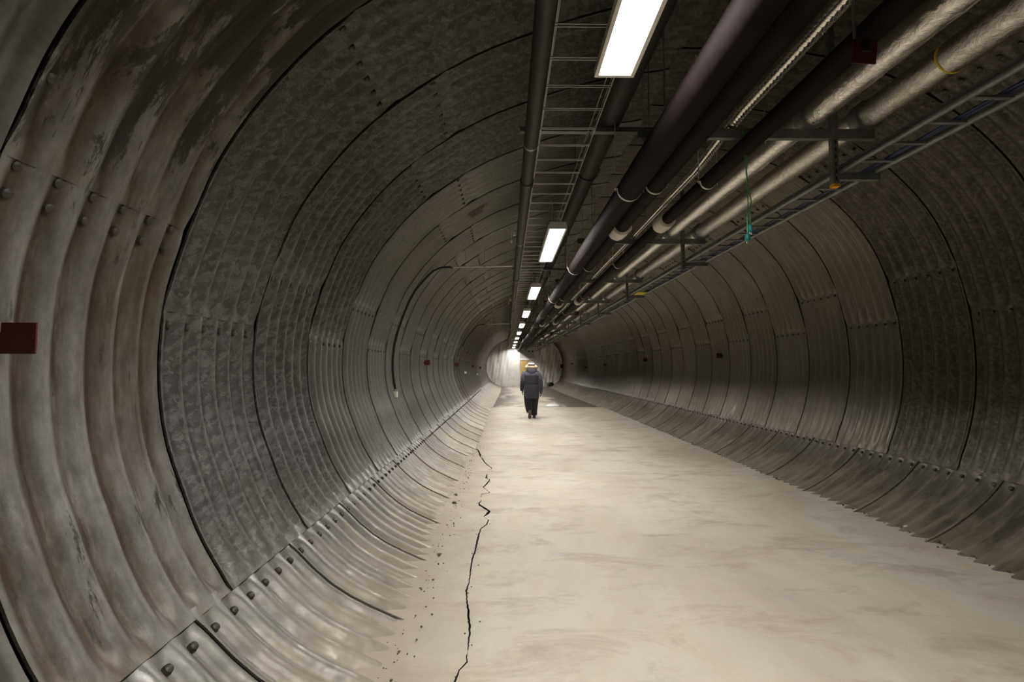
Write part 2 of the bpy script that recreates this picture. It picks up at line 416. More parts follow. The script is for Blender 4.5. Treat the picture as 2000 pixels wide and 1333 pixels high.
# name, s0(parity), s1(parity), phase of ring joints, inward offset (parity), wall, bolt rows
BANDS = [
    ('b0', lambda p: S_LO, lambda p: sL0 + 0.02, 2.16, 0.000, 'l', 'top'),
    ('b1', lambda p: sL0 - 0.03, lambda p: sL1[p] + 0.02, 2.43, 0.011, 'l', 'top'),
    ('b2', lambda p: sL1[p] - 0.03, lambda p: sU[p] + 0.02, 2.43, 0.016, 'l', 'top'),
    ('b3', lambda p: sU[p] - 0.03, lambda p: sM[p], 2.43, 0.012, 'c', None),
    ('b4', lambda p: sM[p] - 0.03, lambda p: sV[p], 4.85, 0.010, 'c', None),
    ('b5', lambda p: sV[p] - 0.02, lambda p: sR1[p] + 0.03, 4.85, 0.013, 'r', 'bot'),
    ('b6', lambda p: sR1[p] - 0.02, lambda p: sR0 + 0.03, 4.85, 0.008, 'r', 'bot'),
    ('b7', lambda p: sR0 - 0.02, lambda p: S_HI, 4.4, 0.0, 'r', 'bot')]
def mat_for(band, y):
    if y > 16.0: return 'old'
    if band == 'b0': return 'plain'
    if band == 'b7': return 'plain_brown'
    if band in ('b1', 'b2', 'b3'):
        if y < 1.5: return 'plain'
        if y < 2.4: return 'stained'
        if y < 4.2: return 'spangle'
        if y < 5.1: return 'spangle' if band != 'b1' else 'plain'
        return 'plain'
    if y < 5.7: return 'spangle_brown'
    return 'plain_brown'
bolt_me = MB().lathe([(0.021, -0.004), (0.021, 0.004), (0.0195, 0.006), (0.0185, 0.014), (0.012, 0.0185), (0.004, 0.020)], n=12).mesh('bolt', M['bolt'], 40)
def bolt_matrix(s, y, off):
    x, z = surf(s, y, off - 0.4 * corr(y)); nx, nz = Nin(s)
    n_ = Vector((SG * nx, 0, SG * nz)); q = n_.to_track_quat('Z', 'Y')
    return Matrix.LocRotScale(Vector((x, y, z)), q, None)
def bolt_add(mb, s, y, off, n=6, r=0.020):
    mtx = bolt_matrix(s, y, off); vs = []; fs = []
    for j in range(n):
        a = 2 * PI * j / n; vs.append(mtx @ Vector((r * math.cos(a), r * math.sin(a), -0.004)))
    for j in range(n):
        a = 2 * PI * j / n; vs.append(mtx @ Vector((0.7 * r * math.cos(a), 0.7 * r * math.sin(a), 0.016)))
    for j in range(n): fs.append((j, (j + 1) % n, n + (j + 1) % n, n + j))
    fs.append(tuple(range(n, 2 * n))); mb.add(vs, fs)
far_bolts = {'l': MB(), 'c': MB(), 'r': MB()}
cache = {}
Y_SINGLE = 17.8
nb = 0
for name, f0, f1, ph, off, wk, rows in BANDS:
    k0 = -3; k = k0
    while True:
        y0 = ph + RING * k; par = (k % 2) if name in ('b0', 'b1', 'b2', 'b3') else (k % 2)
        if y0 > Y_SINGLE: break
        s0, s1 = f0(par), f1(par)
        if name in ('b0', 'b7'): ns_ = 20
        else: ns_ = 32
        near = y0 < 7
        key = (name, par, near, y0 < 4.5, mat_for(name, y0 + 0.45))
        if key not in cache:
            gap = {'b0': 0.007, 'b7': 0.005}.get(name, 0.011 if y0 < 4.5 else 0.008)
            mb = band_mb(s0, s1, gap / 2, RING - gap / 2, off, ns_, 10 if near else 6)
            cache[key] = mb.mesh('panel', M[key[4]], 40)
        o = link('panel', cache[key], W[wk], loc=(0, y0, 0))
        if key[4] == 'stained': o['label'] = 'whitish panel with brown and black stains'
        elif key[4].startswith('spangle'): o['label'] = 'mottled zinc-spangled panel'
        if name == 'b0': bs = [s1 - 0.13]
        elif rows == 'top': bs = [s1 - 0.12]
        elif rows == 'bot': bs = [s0 + 0.10]
        else: bs = []
        if mat_for(name, y0 + 0.45) == 'stained' and name == 'b1': bs = [s1 - 0.07, s1 - 0.17]
        for bi, s in enumerate(bs):
            for q in range(6):
                yy = (q + 0.5) * PITCH
                if name in ('b0',) : yy = (q + 0.5) * PITCH
                if -0.2 < y0 + yy < 4.6:
                    bo = link('bolt', bolt_me, o); bo.matrix_local = bolt_matrix(s, yy, off); nb += 1
                elif y0 + yy >= 4.6:
                    bolt_add(far_bolts[wk], s, y0 + yy, off)
        # bolts along the ring joint
        if name in ('b2', 'b5', 'b6') and 0.5 < y0 < 12:
            st = 0.42 if name != 'b2' else 0.55
            s = s0 + 0.3
            while s < s1 - 0.2:
                if y0 < 4.6:
                    bo = link('bolt', bolt_me, o); bo.matrix_local = bolt_matrix(s, 0.05, off + 0.0); nb += 1
                else: bolt_add(far_bolts[wk], s, y0 + 0.05, off)
                s += st
        k += 1
    yl = ph + RING * k; kk = k
    # the receding rest, too fine to pick apart: joined, with the plate seams kept
    rest = MB(); FMIN[0] = 0.55
    while yl < Y_END:
        par = kk % 2; g_ = 0.015
        ye = min(yl + RING - g_, Y_END + 0.1)
        rest_b = band_mb(f0(par), f1(par), yl, ye, off, 16 if name not in ('b0', 'b7') else 12, 4 if yl < 28 else 3, rim=False)
        o_ = len(rest.v); rest.v += rest_b.v; rest.f += [tuple(i + o_ for i in f) for f in rest_b.f]
        if rows and yl < 24:
            for q in range(6): bolt_add(far_bolts[wk], (f1(par) - 0.12) if rows == 'top' else f0(par) + 0.1, yl + (q + .5) * PITCH, off, 4)
        yl += RING; kk += 1
    tag(rest.build('panels', M['old'], W[wk], smooth=True), kind='stuff')
    FMIN[0] = 0.14; yb = ph + RING * k0
    mb = band_mb(f0(0), f1(0), yb - 2.7, yb - 0.01, off, 18, 6, rim=False)
    tag(mb.build('panels', M['plain'], W[wk], smooth=True), kind='stuff')
for k_, mb in far_bolts.items():
    if mb.v: tag(mb.build('bolts', M['bolt'], W[k_]), kind='stuff')

# ------------------------------------------------------------------ floor slab with the long crack
CR = [(1.2, -0.27, .004), (1.9, -0.24, .006), (2.3, -0.27, .004), (2.53, -0.26, .008), (2.61, -0.25, .004), (2.68, -0.215, .006), (2.79, -0.22, .003), (2.98, -0.22, .010), (3.1, -0.235, .013), (3.27, -0.255, .012), (3.4, -0.275, .006), (3.5, -0.285, .012),
      (3.64, -0.275, .004), (3.79, -0.28, .008), (4.05, -0.285, .010), (4.26, -0.27, .012), (4.57, -0.265, .016), (4.81, -0.255, .006), (4.95, -0.2, .010), (5.09, -0.185, .008), (5.2, -0.24, .004),
      (5.30, -0.205, .030), (5.40, -0.19, .03), (5.5, -0.24, .04), (5.62, -0.30, .035), (5.68, -0.32, .012), (5.85, -0.3, .003), (6.12, -0.315, .004), (6.17, -0.215, .010), (6.24, -0.23, .01), (6.45, -0.31, .01), (6.62, -0.27, .02),
      (6.9, -0.235, .012), (6.98, -0.29, .03), (7.25, -0.29, .003), (7.6, -0.225, .003), (7.72, -0.245, .02), (7.95, -0.32, .02), (8.16, -0.37, .022), (8.45, -0.42, .02), (8.62, -0.46, .008), (8.8, -0.48, .04), (9.2, -0.54, .055), (9.5, -0.6, .05),
      (9.7, -0.62, .01), (10.3, -0.63, .05), (10.9, -0.655, .03), (11.4, -0.63, .06), (12.0, -0.62, .01), (12.6, -0.66, .05), (13.4, -0.6, .02), (14.0, -0.66, .07), (14.7, -0.70, .03), (15.5, -0.66, .06), (16.4, -0.7, .005), (19.0, -0.7, .004)]
cy = [c[0] for c in CR]
def crack(y):
    if y < 1.2 or y > 19: return (-0.27 if y < 1.2 else -0.7), 0.0
    return float(np.interp(y, cy, [c[1] for c in CR])), float(np.interp(y, cy, [c[2] for c in CR]))
ys = list(np.arange(-6, 1.2, 0.4)) + list(np.arange(1.2, 8, 0.03)) + list(np.arange(8, 19.3, 0.12)) + [19.36, 19.42, 19.5, 19.7, 20.2] + list(np.arange(21, Y_END + 0.5, 1.0))
ys = sorted(set([round(float(y), 4) for y in ys] + [c[0] for c in CR]))
rng = random.Random(3)
def nz1(y, a=1.0): return math.sin(y * 2.1 * a) * 0.5 + math.sin(y * 5.3 * a + 1) * 0.3 + math.sin(y * 13.7 * a + 2) * 0.2
def fz(y):
    if y < 19.36: return 0.0
    return -0.02 - 0.06 * min(1, (y - 19.36) / 12)
floor = MB(); vs = []; ncol = 0
slab_faces = []; dirt_faces = []
for y in ys:
    cx, cw = crack(y); jit = (rng.random() - .5) * 0.006 if cw > 0 else 0; cx += jit
    z = fz(y); dep = min(0.05, cw * 2.5) if cw > 0.0035 else 0.0
    ledge = 0.012 + 0.012 * nz1(y, 0.7)
    row = [(-1.25, z + 0.085 + ledge), (-0.85, z + 0.05 + ledge), (-0.6, z + 0.022 + 0.5 * ledge), (cx - 0.12 - cw / 2, z + 0.006), (cx - cw / 2 - 0.001, z + 0.003),
           (cx - cw / 4, z - dep), (cx + cw / 4, z - dep), (cx + cw / 2 + 0.001, z), (cx + 0.15, z), (0.5, z), (1.2, z), (2.0, z), (2.8, z), (3.5, z), (3.8, z + 0.004), (4.05, z + 0.02 + 0.012 * nz1(y + 4)), (4.7, z + 0.06)]
    if y > 19.36: row = [(x, z - 0.0) if x > -0.3 else (x, zz) for x, zz in row]
    if cx - 0.12 - cw / 2 < -0.6: row[2] = (cx - 0.16 - cw / 2, row[2][1]); row[1] = (min(row[1][0], cx - 0.3), row[1][1])
    ncol = len(row); vs += [(x, y, zz) for x, zz in row]
fs = []; mi = []
for i in range(len(ys) - 1):
    for j in range(ncol - 1):
        a = i * ncol + j; fs.append((a, a + 1, a + ncol + 1, a + ncol))
        w_ = max(crack((ys[i] + ys[i + 1]) / 2)[1], 0)
        mi.append(1 if (j in (4, 5, 6) and w_ > 0.0035) else 0)
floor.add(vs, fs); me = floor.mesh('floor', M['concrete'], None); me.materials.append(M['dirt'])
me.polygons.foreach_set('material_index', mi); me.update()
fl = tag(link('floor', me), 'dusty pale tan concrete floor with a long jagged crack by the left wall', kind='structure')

# ------------------------------------------------------------------ end wall
def inside_poly(y=Y_END, shrink=0.0):
    pts = []
    for s in np.linspace(S_LO, S_HI, 60):
        x, z = P2(s); nx, nz = Nin(s); pts.append((x + SG * nx * shrink, z + SG * nz * shrink))
    return pts
pp = inside_poly(shrink=-0.12)
wb = MB(); n = len(pp)
wb.add([(x, Y_END + 0.25, z) for x, z in pp] + [(x, Y_END + 0.45, z) for x, z in pp], [tuple(range(n)), tuple(range(n, 2 * n))[::-1]] + [(i, (i + 1) % n, n + (i + 1) % n, n + i) for i in range(n)])
tag(wb.build('wall_back', M['boxgrey']), 'dark grey end wall behind the plastic sheeting', kind='structure')
def sheet(name, xa, xb, label, seed):
    """hanging plastic film with folds, trimmed to the tunnel outline"""
    nx_, nz_ = 60, 44; vs = []; rr = random.Random(seed)
    ph = [rr.random() * 6 for _ in range(6)]
    zz = [-0.25, 4.6]
    def lim(x):  # vertical extent of the profile at x
        up_ = [D[i, 1] for i in range(len(D)) if abs(D[i, 0] - x) < 0.13 and D[i, 1] > 1.6]
        lo_ = [D[i, 1] for i in range(len(D)) if abs(D[i, 0] - x) < 0.13 and D[i, 1] < 1.6]
        return (max(min(lo_) if lo_ else -0.22, -0.22), max(up_) if up_ else 1.7)
    for i in range(nx_ + 1):
        x = xa + (xb - xa) * i / nx_; lo, hi = lim(min(max(x, -1.72), 4.8)); lo += 0.02 + 0.02 * math.sin(i * 0.9 + ph[0]); hi -= 0.02
        for j in range(nz_ + 1):
            t = j / nz_; z = lo + (hi - lo) * t
            f = 0.055 * math.sin(x * 9 + z * (1.2 + 0.5 * math.sin(ph[1])) + ph[2]) + 0.03 * math.sin(x * 21 - z * 3.1 + ph[3]) + 0.05 * math.sin(x * 3.1 + 2 * z + ph[4])
            f += 0.03 * abs(math.sin(x * 5.5 + z * 2.3 + ph[5])) ** 0.4
            edge = min(1, 4 * min(i, nx_ - i) / nx_)
            vs.append((x, Y_END - 0.02 + 0.5 * f * (0.4 + 0.6 * edge) - 0.06, z))
    fs = [(i * (nz_ + 1) + j, (i + 1) * (nz_ + 1) + j, (i + 1) * (nz_ + 1) + j + 1, i * (nz_ + 1) + j + 1) for i in range(nx_) for j in range(nz_)]
    mb = MB(); mb.add(vs, fs); o = mb.build(name, M['plastic'], smooth=True)
    so = o.modifiers.new('thickness', 'SOLIDIFY'); so.thickness = 0.004
    return tag(o, label, 'plastic sheet')
sheet('plastic_sheet', -1.74, 1.20, 'brightly lit white plastic sheet with red print, left of the plywood door', 2)
sheet('plastic_sheet', 2.42, 4.80, 'dim creased plastic sheet with red print, right of the plywood door', 9)
dr = tag(MB().box(1.22, 2.38, Y_END - 0.03, Y_END + 0.05, -0.22, 2.2).build('door_1', M['wood'], bevel=0.006), 'yellow plywood door in the end wall, mostly behind the person', kind='structure')
db = MB(); db.box(1.27, 1.72, Y_END - 0.045, Y_END - 0.025, 0.1, 1.0); db.box(1.27, 1.72, Y_END - 0.045, Y_END - 0.025, 1.12, 2.1)
db.box(1.80, 2.30, Y_END - 0.045, Y_END - 0.025, 0.1, 1.0); db.box(1.80, 2.30, Y_END - 0.045, Y_END - 0.025, 1.12, 2.1)
db.build('door_board', M['wood'], dr, bevel=0.005)
MB().tube([(1.3, Y_END - 0.05, 1.0), (1.3, Y_END - 0.11, 1.0), (1.42, Y_END - 0.11, 1.0)], 0.012, 8).build('door_handle', M['zinc'], dr, smooth=True)
tr = MB(); tr.box(1.18, 1.22, Y_END - 0.06, Y_END + 0.06, -0.22, 2.24); tr.box(2.38, 2.42, Y_END - 0.06, Y_END + 0.06, -0.22, 2.24); tr.box(1.18, 2.42, Y_END - 0.07, Y_END + 0.06, 2.2, 2.4)
tag(tr.build('trim_1', M['white'], bevel=0.004), 'pale frame and strip around the plywood door', kind='structure')
gp = MB().box(1.20, 2.40, Y_END - 0.05, Y_END + 0.1, 2.4, 3.5).build('grey_panel', M['boxgrey'], bevel=0.005)
tag(gp, 'grey board with two round holes above the plywood door', 'panel')
for x in (1.95, 2.27):
    MB().lathe([(0.075, -0.012), (0.075, 0.0)], (x, Y_END - 0.045, 2.98), 16, 'y').build('pipe_hole', M['black'], gp)

# ------------------------------------------------------------------ pipes and services overhead
Y0 = -3.0
def wob(y, k):
    if y < 18: return 0.0
    t = y - 18; return 0.05 * math.sin(t * 0.42 + k) - 0.05 * math.sin(k)
def pipe(name, x, z, r, mat, label, cat='pipe', n=24, step=1.0, k=0.0, wrinkle=0.0, sag=0.0):
    root = empty(name, (x, Y0, z), label, cat)
    ys_ = list(np.arange(Y0, Y_END - 0.25, step)) + [Y_END - 0.2]
    mb = MB(); rr = random.Random(int(x * 1000))
    mb.tube([(x + wob(y, k), y, z + 0.6 * wob(y, k + 1) - sag * 0.5 * (1 - math.cos(2 * PI * (y - 3.5) / 3.0))) for y in ys_], r, n)
    if wrinkle:
        mb.v = [(vx + (rr.random() - .5) * wrinkle, vy, vz + (rr.random() - .5) * wrinkle) for vx, vy, vz in mb.v]
    local(mb, (x, Y0, z)).build('pipe_body', mat, root, smooth=50)
    return root
HANG = [3.62 + 3.0 * i for i in range(-1, 14)]     # bracket positions along the tunnel
BR = [3.44 + 3.02 * i for i in range(-1, 13)]
def clamp(root, x, z, r, ys_, rodtop, mat, wd=0.022, name='pipe_clamp'):
    rl = root.location
    for y in ys_:
        xx = x + wob(y, 0); mb = MB()
        # strap: a U under the pipe
        vs = []; fs = []; K = 14
        for i in range(K + 1):
            a = PI + PI * i / K - 0.0
            for dr_, dy in ((0.0, -wd / 2), (0.005, -wd / 2), (0.005, wd / 2), (0.0, wd / 2)):
                vs.append((xx + (r + 0.002 + dr_) * math.cos(a), y + dy, z + (r + 0.002 + dr_) * math.sin(a)))
        for i in range(K):
            for j in range(4): fs.append((4 * i + j, 4 * i + (j + 1) % 4, 4 * i + 4 + (j + 1) % 4, 4 * i + 4 + j))
        mb.add(vs, fs)
        mb.box(xx - r - 0.03, xx - r, y - wd / 2, y + wd / 2, z - 0.003, z + 0.003)
        mb.box(xx + r, xx + r + 0.03, y - wd / 2, y + wd / 2, z - 0.003, z + 0.003)
        mb.tube([(xx - r - 0.018, y, z - 0.02), (xx - r - 0.018, y, rodtop)], 0.004, 6)
        mb.tube([(xx + r + 0.018, y, z - 0.03), (xx + r + 0.018, y, rodtop)], 0.004, 6)
        local(mb, rl).build(name, mat, root, smooth=40)
BARZ = 3.30
p0 = pipe('drain_pipe', 0.197, 3.40, 0.057, M['greypipe'], 'thin dark pipe running along the left edge of the wire cable tray')
for y in [4.55, 9.6, 14.8]:
    mb = MB(); mb.lathe([(0.058, -0.07), (0.066, -0.065), (0.066, 0.065), (0.058, 0.07)], (0.197, y, 3.40), 20, 'y'); local(mb, p0.location).build('pipe_collar', M['greypipe'], p0, smooth=50)
def topz(x): return 4.36 if 0.9 < x < 2.6 else 4.12
for y in BR[1:8]:
    mb = MB(); mb.tube([(0.197, y + 0.3, 3.455), (0.197, y + 0.3, 4.0)], 0.004, 6); mb.lathe([(0.060, -0.012), (0.060, 0.012)], (0.197, y + 0.3, 3.40), 20, 'y')
    local(mb, p0.location).build('hanger', M['zinc'], p0)
p1 = pipe('insulated_pipe', 0.93, 3.86, 0.115, M['greypipe'], 'dim dark grey pipe high above the right edge of the wire cable tray')
clamp(p1, 0.93, 3.86, 0.122, [5.35, 8.4, 11.4], 4.33, M['black'], 0.05, 'hanging_strap')
p2 = pipe('insulated_pipe', 1.07, 3.15, 0.103, M['blackpipe'], 'thickest black insulated pipe, nearest the row of lights', k=0.4)
clamp(p2, 1.07, 3.15, 0.103, [4.05 + 3.3 * i for i in range(5)], 4.28, M['clamp'])
p3 = pipe('insulated_pipe', 1.275, 3.165, 0.080, M['blackpipe'], 'middle black insulated pipe, left of the ribbed silver duct', k=1.0)
clamp(p3, 1.275, 3.165, 0.080, [3.98 + 3.3 * i for i in range(5)], 4.3, M['clamp'])
p4 = pipe('insulated_pipe', 1.735, 3.20, 0.062, M['blackpipe'], 'thinner black insulated pipe between the ribbed duct and the foil pipes', k=1.5)
clamp(p4, 1.735, 3.20, 0.062, [4.0 + 3.3 * i for i in range(5)], 4.33, M['clamp'])
for root, x, z, r, yy in ((p3, 1.275, 3.165, 0.081, (5.28, 11.6, 17.0)), (p4, 1.735, 3.20, 0.064, (5.15, 11.4, 16.8))):
    for y in yy:
        mb = MB(); mb.lathe([(r, -0.13), (r + 0.028, -0.115), (r + 0.032, 0.0), (r + 0.028, 0.115), (r, 0.13)], (x, y, z), 24, 'y')
        mb.box(x + r, x + r + 0.05, y - 0.05, y + 0.05, z - 0.02, z + 0.03)
        tag(local(mb, root.location).build('pipe_collar', M['collar'], root, smooth=50), 'white collar')
s1_ = pipe('foil_pipe', 2.27, 3.47, 0.088, M['foil'], 'shiny foil-lagged pipe beside the black pipes', step=0.12, wrinkle=0.005)
s2_ = pipe('foil_pipe', 2.69, 3.475, 0.098, M['foil'], 'shiny foil-lagged pipe on the outer right side', step=0.12, wrinkle=0.006)
for root, x, z, r in ((s1_, 2.27, 3.47, 0.09), (s2_, 2.69, 3.475, 0.1)):
    for y in BR:
        mb = MB(); mb.lathe([(r + 0.001, -0.05), (r + 0.012, -0.045), (r + 0.012, 0.045), (r + 0.001, 0.05)], (x, y, z), 24, 'y')
        local(mb, root.location).build('saddle', M['strut'], root, smooth=50)
mb = MB(); mb.lathe([(0.1005, -0.006), (0.101, 0.006)], (2.69, 2.75, 3.475), 24, 'y'); tag(local(mb, s2_.location).build('tie_strap', M['yellow'], s2_, smooth=50), 'yellow tie strap')
# flexible ribbed duct
root = empty('ribbed_duct', (1.66, Y0, 3.38), 'thin ribbed silver flexible duct threaded between the black pipes', 'duct')
def duct_c(y):
    x = float(np.interp(y, [-3, 3.2, 3.7, 4.3, 50], [1.67, 1.67, 1.70, 1.755, 1.76])); z = 3.424 + 0.006 * math.sin(y * 1.7)
    return x + wob(y, 1.2), y, z
mb = MB(); pts = []; rs = []
y = Y0
while y < 22:
    for dy, r in ((0, 0.036), (0.010, 0.045), (0.020, 0.046), (0.030, 0.038)):
        pts.append(duct_c(y + dy)); rs.append(r)
    y += 0.038
while y < Y_END - 0.1: pts.append(duct_c(y)); rs.append(0.035); y += 0.5
mb.tube(pts, rs, 12); local(mb, root.location).build('duct_body', M['rib'], root, smooth=True)

# strut brackets: crossbar, post, lower arm, rods to the crown
def channel(mb, a, b, wv, h, t=0.004):
    """open C channel along x from a to b (a, b = (x, y, z)); wv along y, h along z"""
    x0, x1 = a[0], b[0]; y, z = a[1], a[2]
    mb.box(x0, x1, y - wv / 2, y + wv / 2, z, z + t); mb.box(x0, x1, y - wv / 2, y - wv / 2 + t, z, z + h); mb.box(x0, x1, y + wv / 2 - t, y + wv / 2, z, z + h)
    mb.box(x0, x1, y - wv / 2, y - wv / 2 + 0.012, z + h - t, z + h); mb.box(x0, x1, y + wv / 2 - 0.012, y + wv / 2, z + h - t, z + h)
def make_bracket():
    r = empty('pipe_bracket', (2.4, 0, BARZ), '', 'bracket', 'steel brackets under the foil pipes')
    c = r.location
    mb = MB(); channel(mb, (0.98, 0, BARZ), (2.74, 0, BARZ), 0.041, 0.072); local(mb, c).build('crossbar', M['strut'], r)
    mb = MB()
    mb.box(2.40, 2.445, -0.045, -0.041, BARZ - 0.36, BARZ + 0.9); mb.box(2.40, 2.404, -0.041, -0.005, BARZ - 0.36, BARZ + 0.9); mb.box(2.441, 2.445, -0.041, -0.005, BARZ - 0.36, BARZ + 0.9)
    local(mb, c).build('post', M['strut'], r)
    mb = MB()
    for i in range(6): mb.box(2.4165, 2.4285, -0.0462, -0.0448, BARZ - 0.33 + i * 0.055, BARZ - 0.30 + i * 0.055)
    tag(local(mb, c).build('slots', M['black'], r), kind='stuff')
    mb = MB(); channel(mb, (2.42, 0, BARZ - 0.31), (2.77, 0, BARZ - 0.31), 0.041, 0.05); local(mb, c).build('lower_arm', M['strut'], r)
    for x in (1.18, 1.93):
        mb = MB(); mb.tube([(x, 0, BARZ - 0.03), (x, 0, 4.36)], 0.005, 6); mb.lathe([(0.011, -0.012), (0.011, 0.0)], (x, 0, BARZ), 6); local(mb, c).build('threaded_rod', M['zinc'], r)
    return r
ordn = ['nearest', 'second', 'third', 'fourth', 'fifth', 'sixth', 'seventh', 'eighth', 'ninth', 'tenth', 'eleventh', 'twelfth', 'thirteenth', 'fourteenth', 'fifteenth']
br0 = make_bracket()
for i, y in enumerate(BR[1:]):
    r = br0 if i == 0 else copy_tree(br0)
    r.location.y = y
    r['label'] = ('%s steel pipe bracket from the camera, under the foil pipes' % ordn[i]) + (', with an orange cap on its post' if i == 0 else '')
br0['label'] = 'nearest steel pipe bracket, with an orange cap on its post'
mb = MB().box(2.398, 2.447, -0.048, -0.002, BARZ - 0.375, BARZ - 0.352); local(mb, (2.4, 0, BARZ)).build('end_cap', M['orange'], br0)
br0.children[-1]['label'] = 'orange end cap'
# cable ladder on the lower arms
LX0, LX1, LZ = 2.48, 2.74, 3.055
lad = empty('cable_ladder', (2.6, Y0, LZ), 'steel cable ladder running along the right side below the foil pipes', 'cable ladder')
for x in (LX0, LX1):
    mb = MB(); mb.tube([(x, Y0, LZ), (x, Y_END - 2, LZ)], 0.021, 12); mb.box(x - 0.005, x + 0.005, Y0, Y_END - 2, LZ, LZ + 0.045)
    local(mb, lad.location).build('side_rail', M['strut'], lad, smooth=40)
rung = MB(); rung.box(LX0, LX1, -0.014, 0.014, LZ - 0.010, LZ + 0.004); local(rung, (2.6, 0, LZ)); rme = rung.mesh('rung', M['strut'])
y = 0.36
while y < Y_END - 2.2:
    link('rung', rme, lad, loc=(0, y - Y0, 0)); y += 0.262
for i, (x, dz) in enumerate(((2.70, 0.018), (2.675, 0.017))):
    pts = []; y = Y0
    while y < 24: pts.append((x + 0.01 * math.sin(y * 1.3 + i * 2), y, LZ + dz + 0.004 * math.sin(y * 3))); y += 0.3
    tag(MB().tube(pts, 0.009, 8).build('cable', M['bluecable'], smooth=True), ('dark blue cable lying along the cable ladder, outer of the pair' if i == 0 else 'dark blue cable lying along the cable ladder, inner of the pair'), 'cable')
MB().box(-0.09, 0.09, -0.15, 0.15, -0.002, 0.002).build('tag_plate', M['yellow'], lad, loc=(0.0, 9.15 - Y0, -0.025))

# wire cable tray to the left of the lights
TX0, TX1, TZ = 0.285, 0.745, 3.60
tray = empty('cable_tray', (0.515, Y0, TZ), 'thin wire cable tray with paired rungs running beside the lights', 'cable tray')
for x in (TX0, TX1):
    mb = MB()
    for dx, dz in ((0, 0.0), (0.006, 0.03), (0.004, 0.06), (0.022 if x == TX0 else -0.022, 0.09)):
        mb.tube([(x + dx, Y0, TZ + dz), (x + dx, Y_END - 1, TZ + dz)], 0.0035, 6)
    yy = Y0
    while yy < 14: mb.tube([(x, yy, TZ), (x + 0.004, yy, TZ + 0.09)], 0.003, 5, caps=False); yy += 0.1 if x == TX0 and False else 0.3
    local(mb, tray.location).build('side_rail', M['wire'], tray)
mb = MB()
for dy in (-0.012, 0.012): mb.tube([(TX0 - 0.004, dy, TZ - 0.004), (TX1 + 0.004, dy, TZ - 0.004)], 0.004, 6)
local(mb, (0.515, 0, TZ)); tme = mb.mesh('rung', M['wire'])
y = 0.26
while y < Y_END - 1.1:
    link('rung', tme, tray, loc=(0, y - Y0, 0)); y += 0.301
for i, y in enumerate([4.15 + 6.04 * j for j in range(6)]):
    c = (0.7, y, 3.66)
    r = empty('tray_hanger', c, '%s flat steel bar from the camera carrying the wire cable tray' % ordn[i], 'bracket', 'bars carrying the wire cable tray')
    mb = MB(); channel(mb, (0.12, y, 3.70), (1.34, y, 3.70), 0.06, 0.04); local(mb, c).build('crossbar', M['strut'], r)
    mb = MB()
    for x in (0.24, 1.28): local(MB().tube([(x, y, 3.70), (x, y, 4.12 if x < 0.5 else 4.34)], 0.005, 6), c).build('threaded_rod', M['zinc'], r)
    mb = MB()
    for x in (TX0, TX1): local(MB().tube([(x, y, TZ), (x, y, 3.70)], 0.004, 6), c).build('tray_hook', M['zinc'], r)

# ------------------------------------------------------------------ ceiling lights
LZB = 3.25; LW = 0.112; LL = 1.80
def make_light():
    r = empty('ceiling_light', (0.65, 0, LZB), '', 'ceiling light', 'row of lit ceiling lights')
    mb = MB(); mb.box(-LW + 0.012, LW - 0.012, 0.0, LL, 0.046, 0.086); mb.build('housing', M['white'], r, bevel=0.006)
    mb = MB(); t = 0.02
    t = 0.032; zi = 0.044; lp = 0.022
    o_ = [(-LW, 0), (LW, 0), (LW, LL), (-LW, LL)]; i_ = [(-LW + t, t), (LW - t, t), (LW - t, LL - t), (-LW + t, LL - t)]
    e_ = [(-LW + lp, lp), (LW - lp, lp), (LW - lp, LL - lp), (-LW + lp, LL - lp)]
    vs_ = [(x, y, 0.050) for x, y in o_] + [(x, y, 0.0) for x, y in o_] + [(x, y, 0.0) for x, y in e_] + [(x, y, zi) for x, y in i_]
    mb.add(vs_, [(4 * a + j, 4 * a + (j + 1) % 4, 4 * a + 4 + (j + 1) % 4, 4 * a + 4 + j) for a in range(3) for j in range(4)])
    mb.build('frame', M['white'], r)
    mb = MB(); mb.box(-LW + t, LW - t, t, LL - t, 0.043, 0.05); mb.build('diffuser', M['lamp'], r)
    for y in (0.25, LL - 0.25):
        mb = MB(); mb.tube([(-0.02, y, 0.077), (-0.02, y, 0.34), (-0.03, y, 0.36)], 0.003, 6); mb.build('hanging_wire', M['wire'], r)
    mb = MB(); mb.tube([(-0.05, 0.1, 0.078), (-0.07, 0.03, 0.16), (-0.06, 0.0, 0.26), (-0.08, 0.03, 0.36)], 0.005, 6); mb.build('power_cord', M['zinc'], r)
    return r
lt = make_light()
for i in range(10):
    r = lt if i == 0 else copy_tree(lt)
    y = 0.82 if i == 0 else 5.56 + 4.14 * (i - 1) + 0.02 * i
    if y + LL > Y_END: continue
    r.location.y = y
    if i == 0: r.location.x = 0.612
    r['label'] = ('largest lit ceiling light, cut off by the top of the photo' if i == 0 else '%s lit ceiling light from the camera, in the row towards the end wall' % ordn[i])

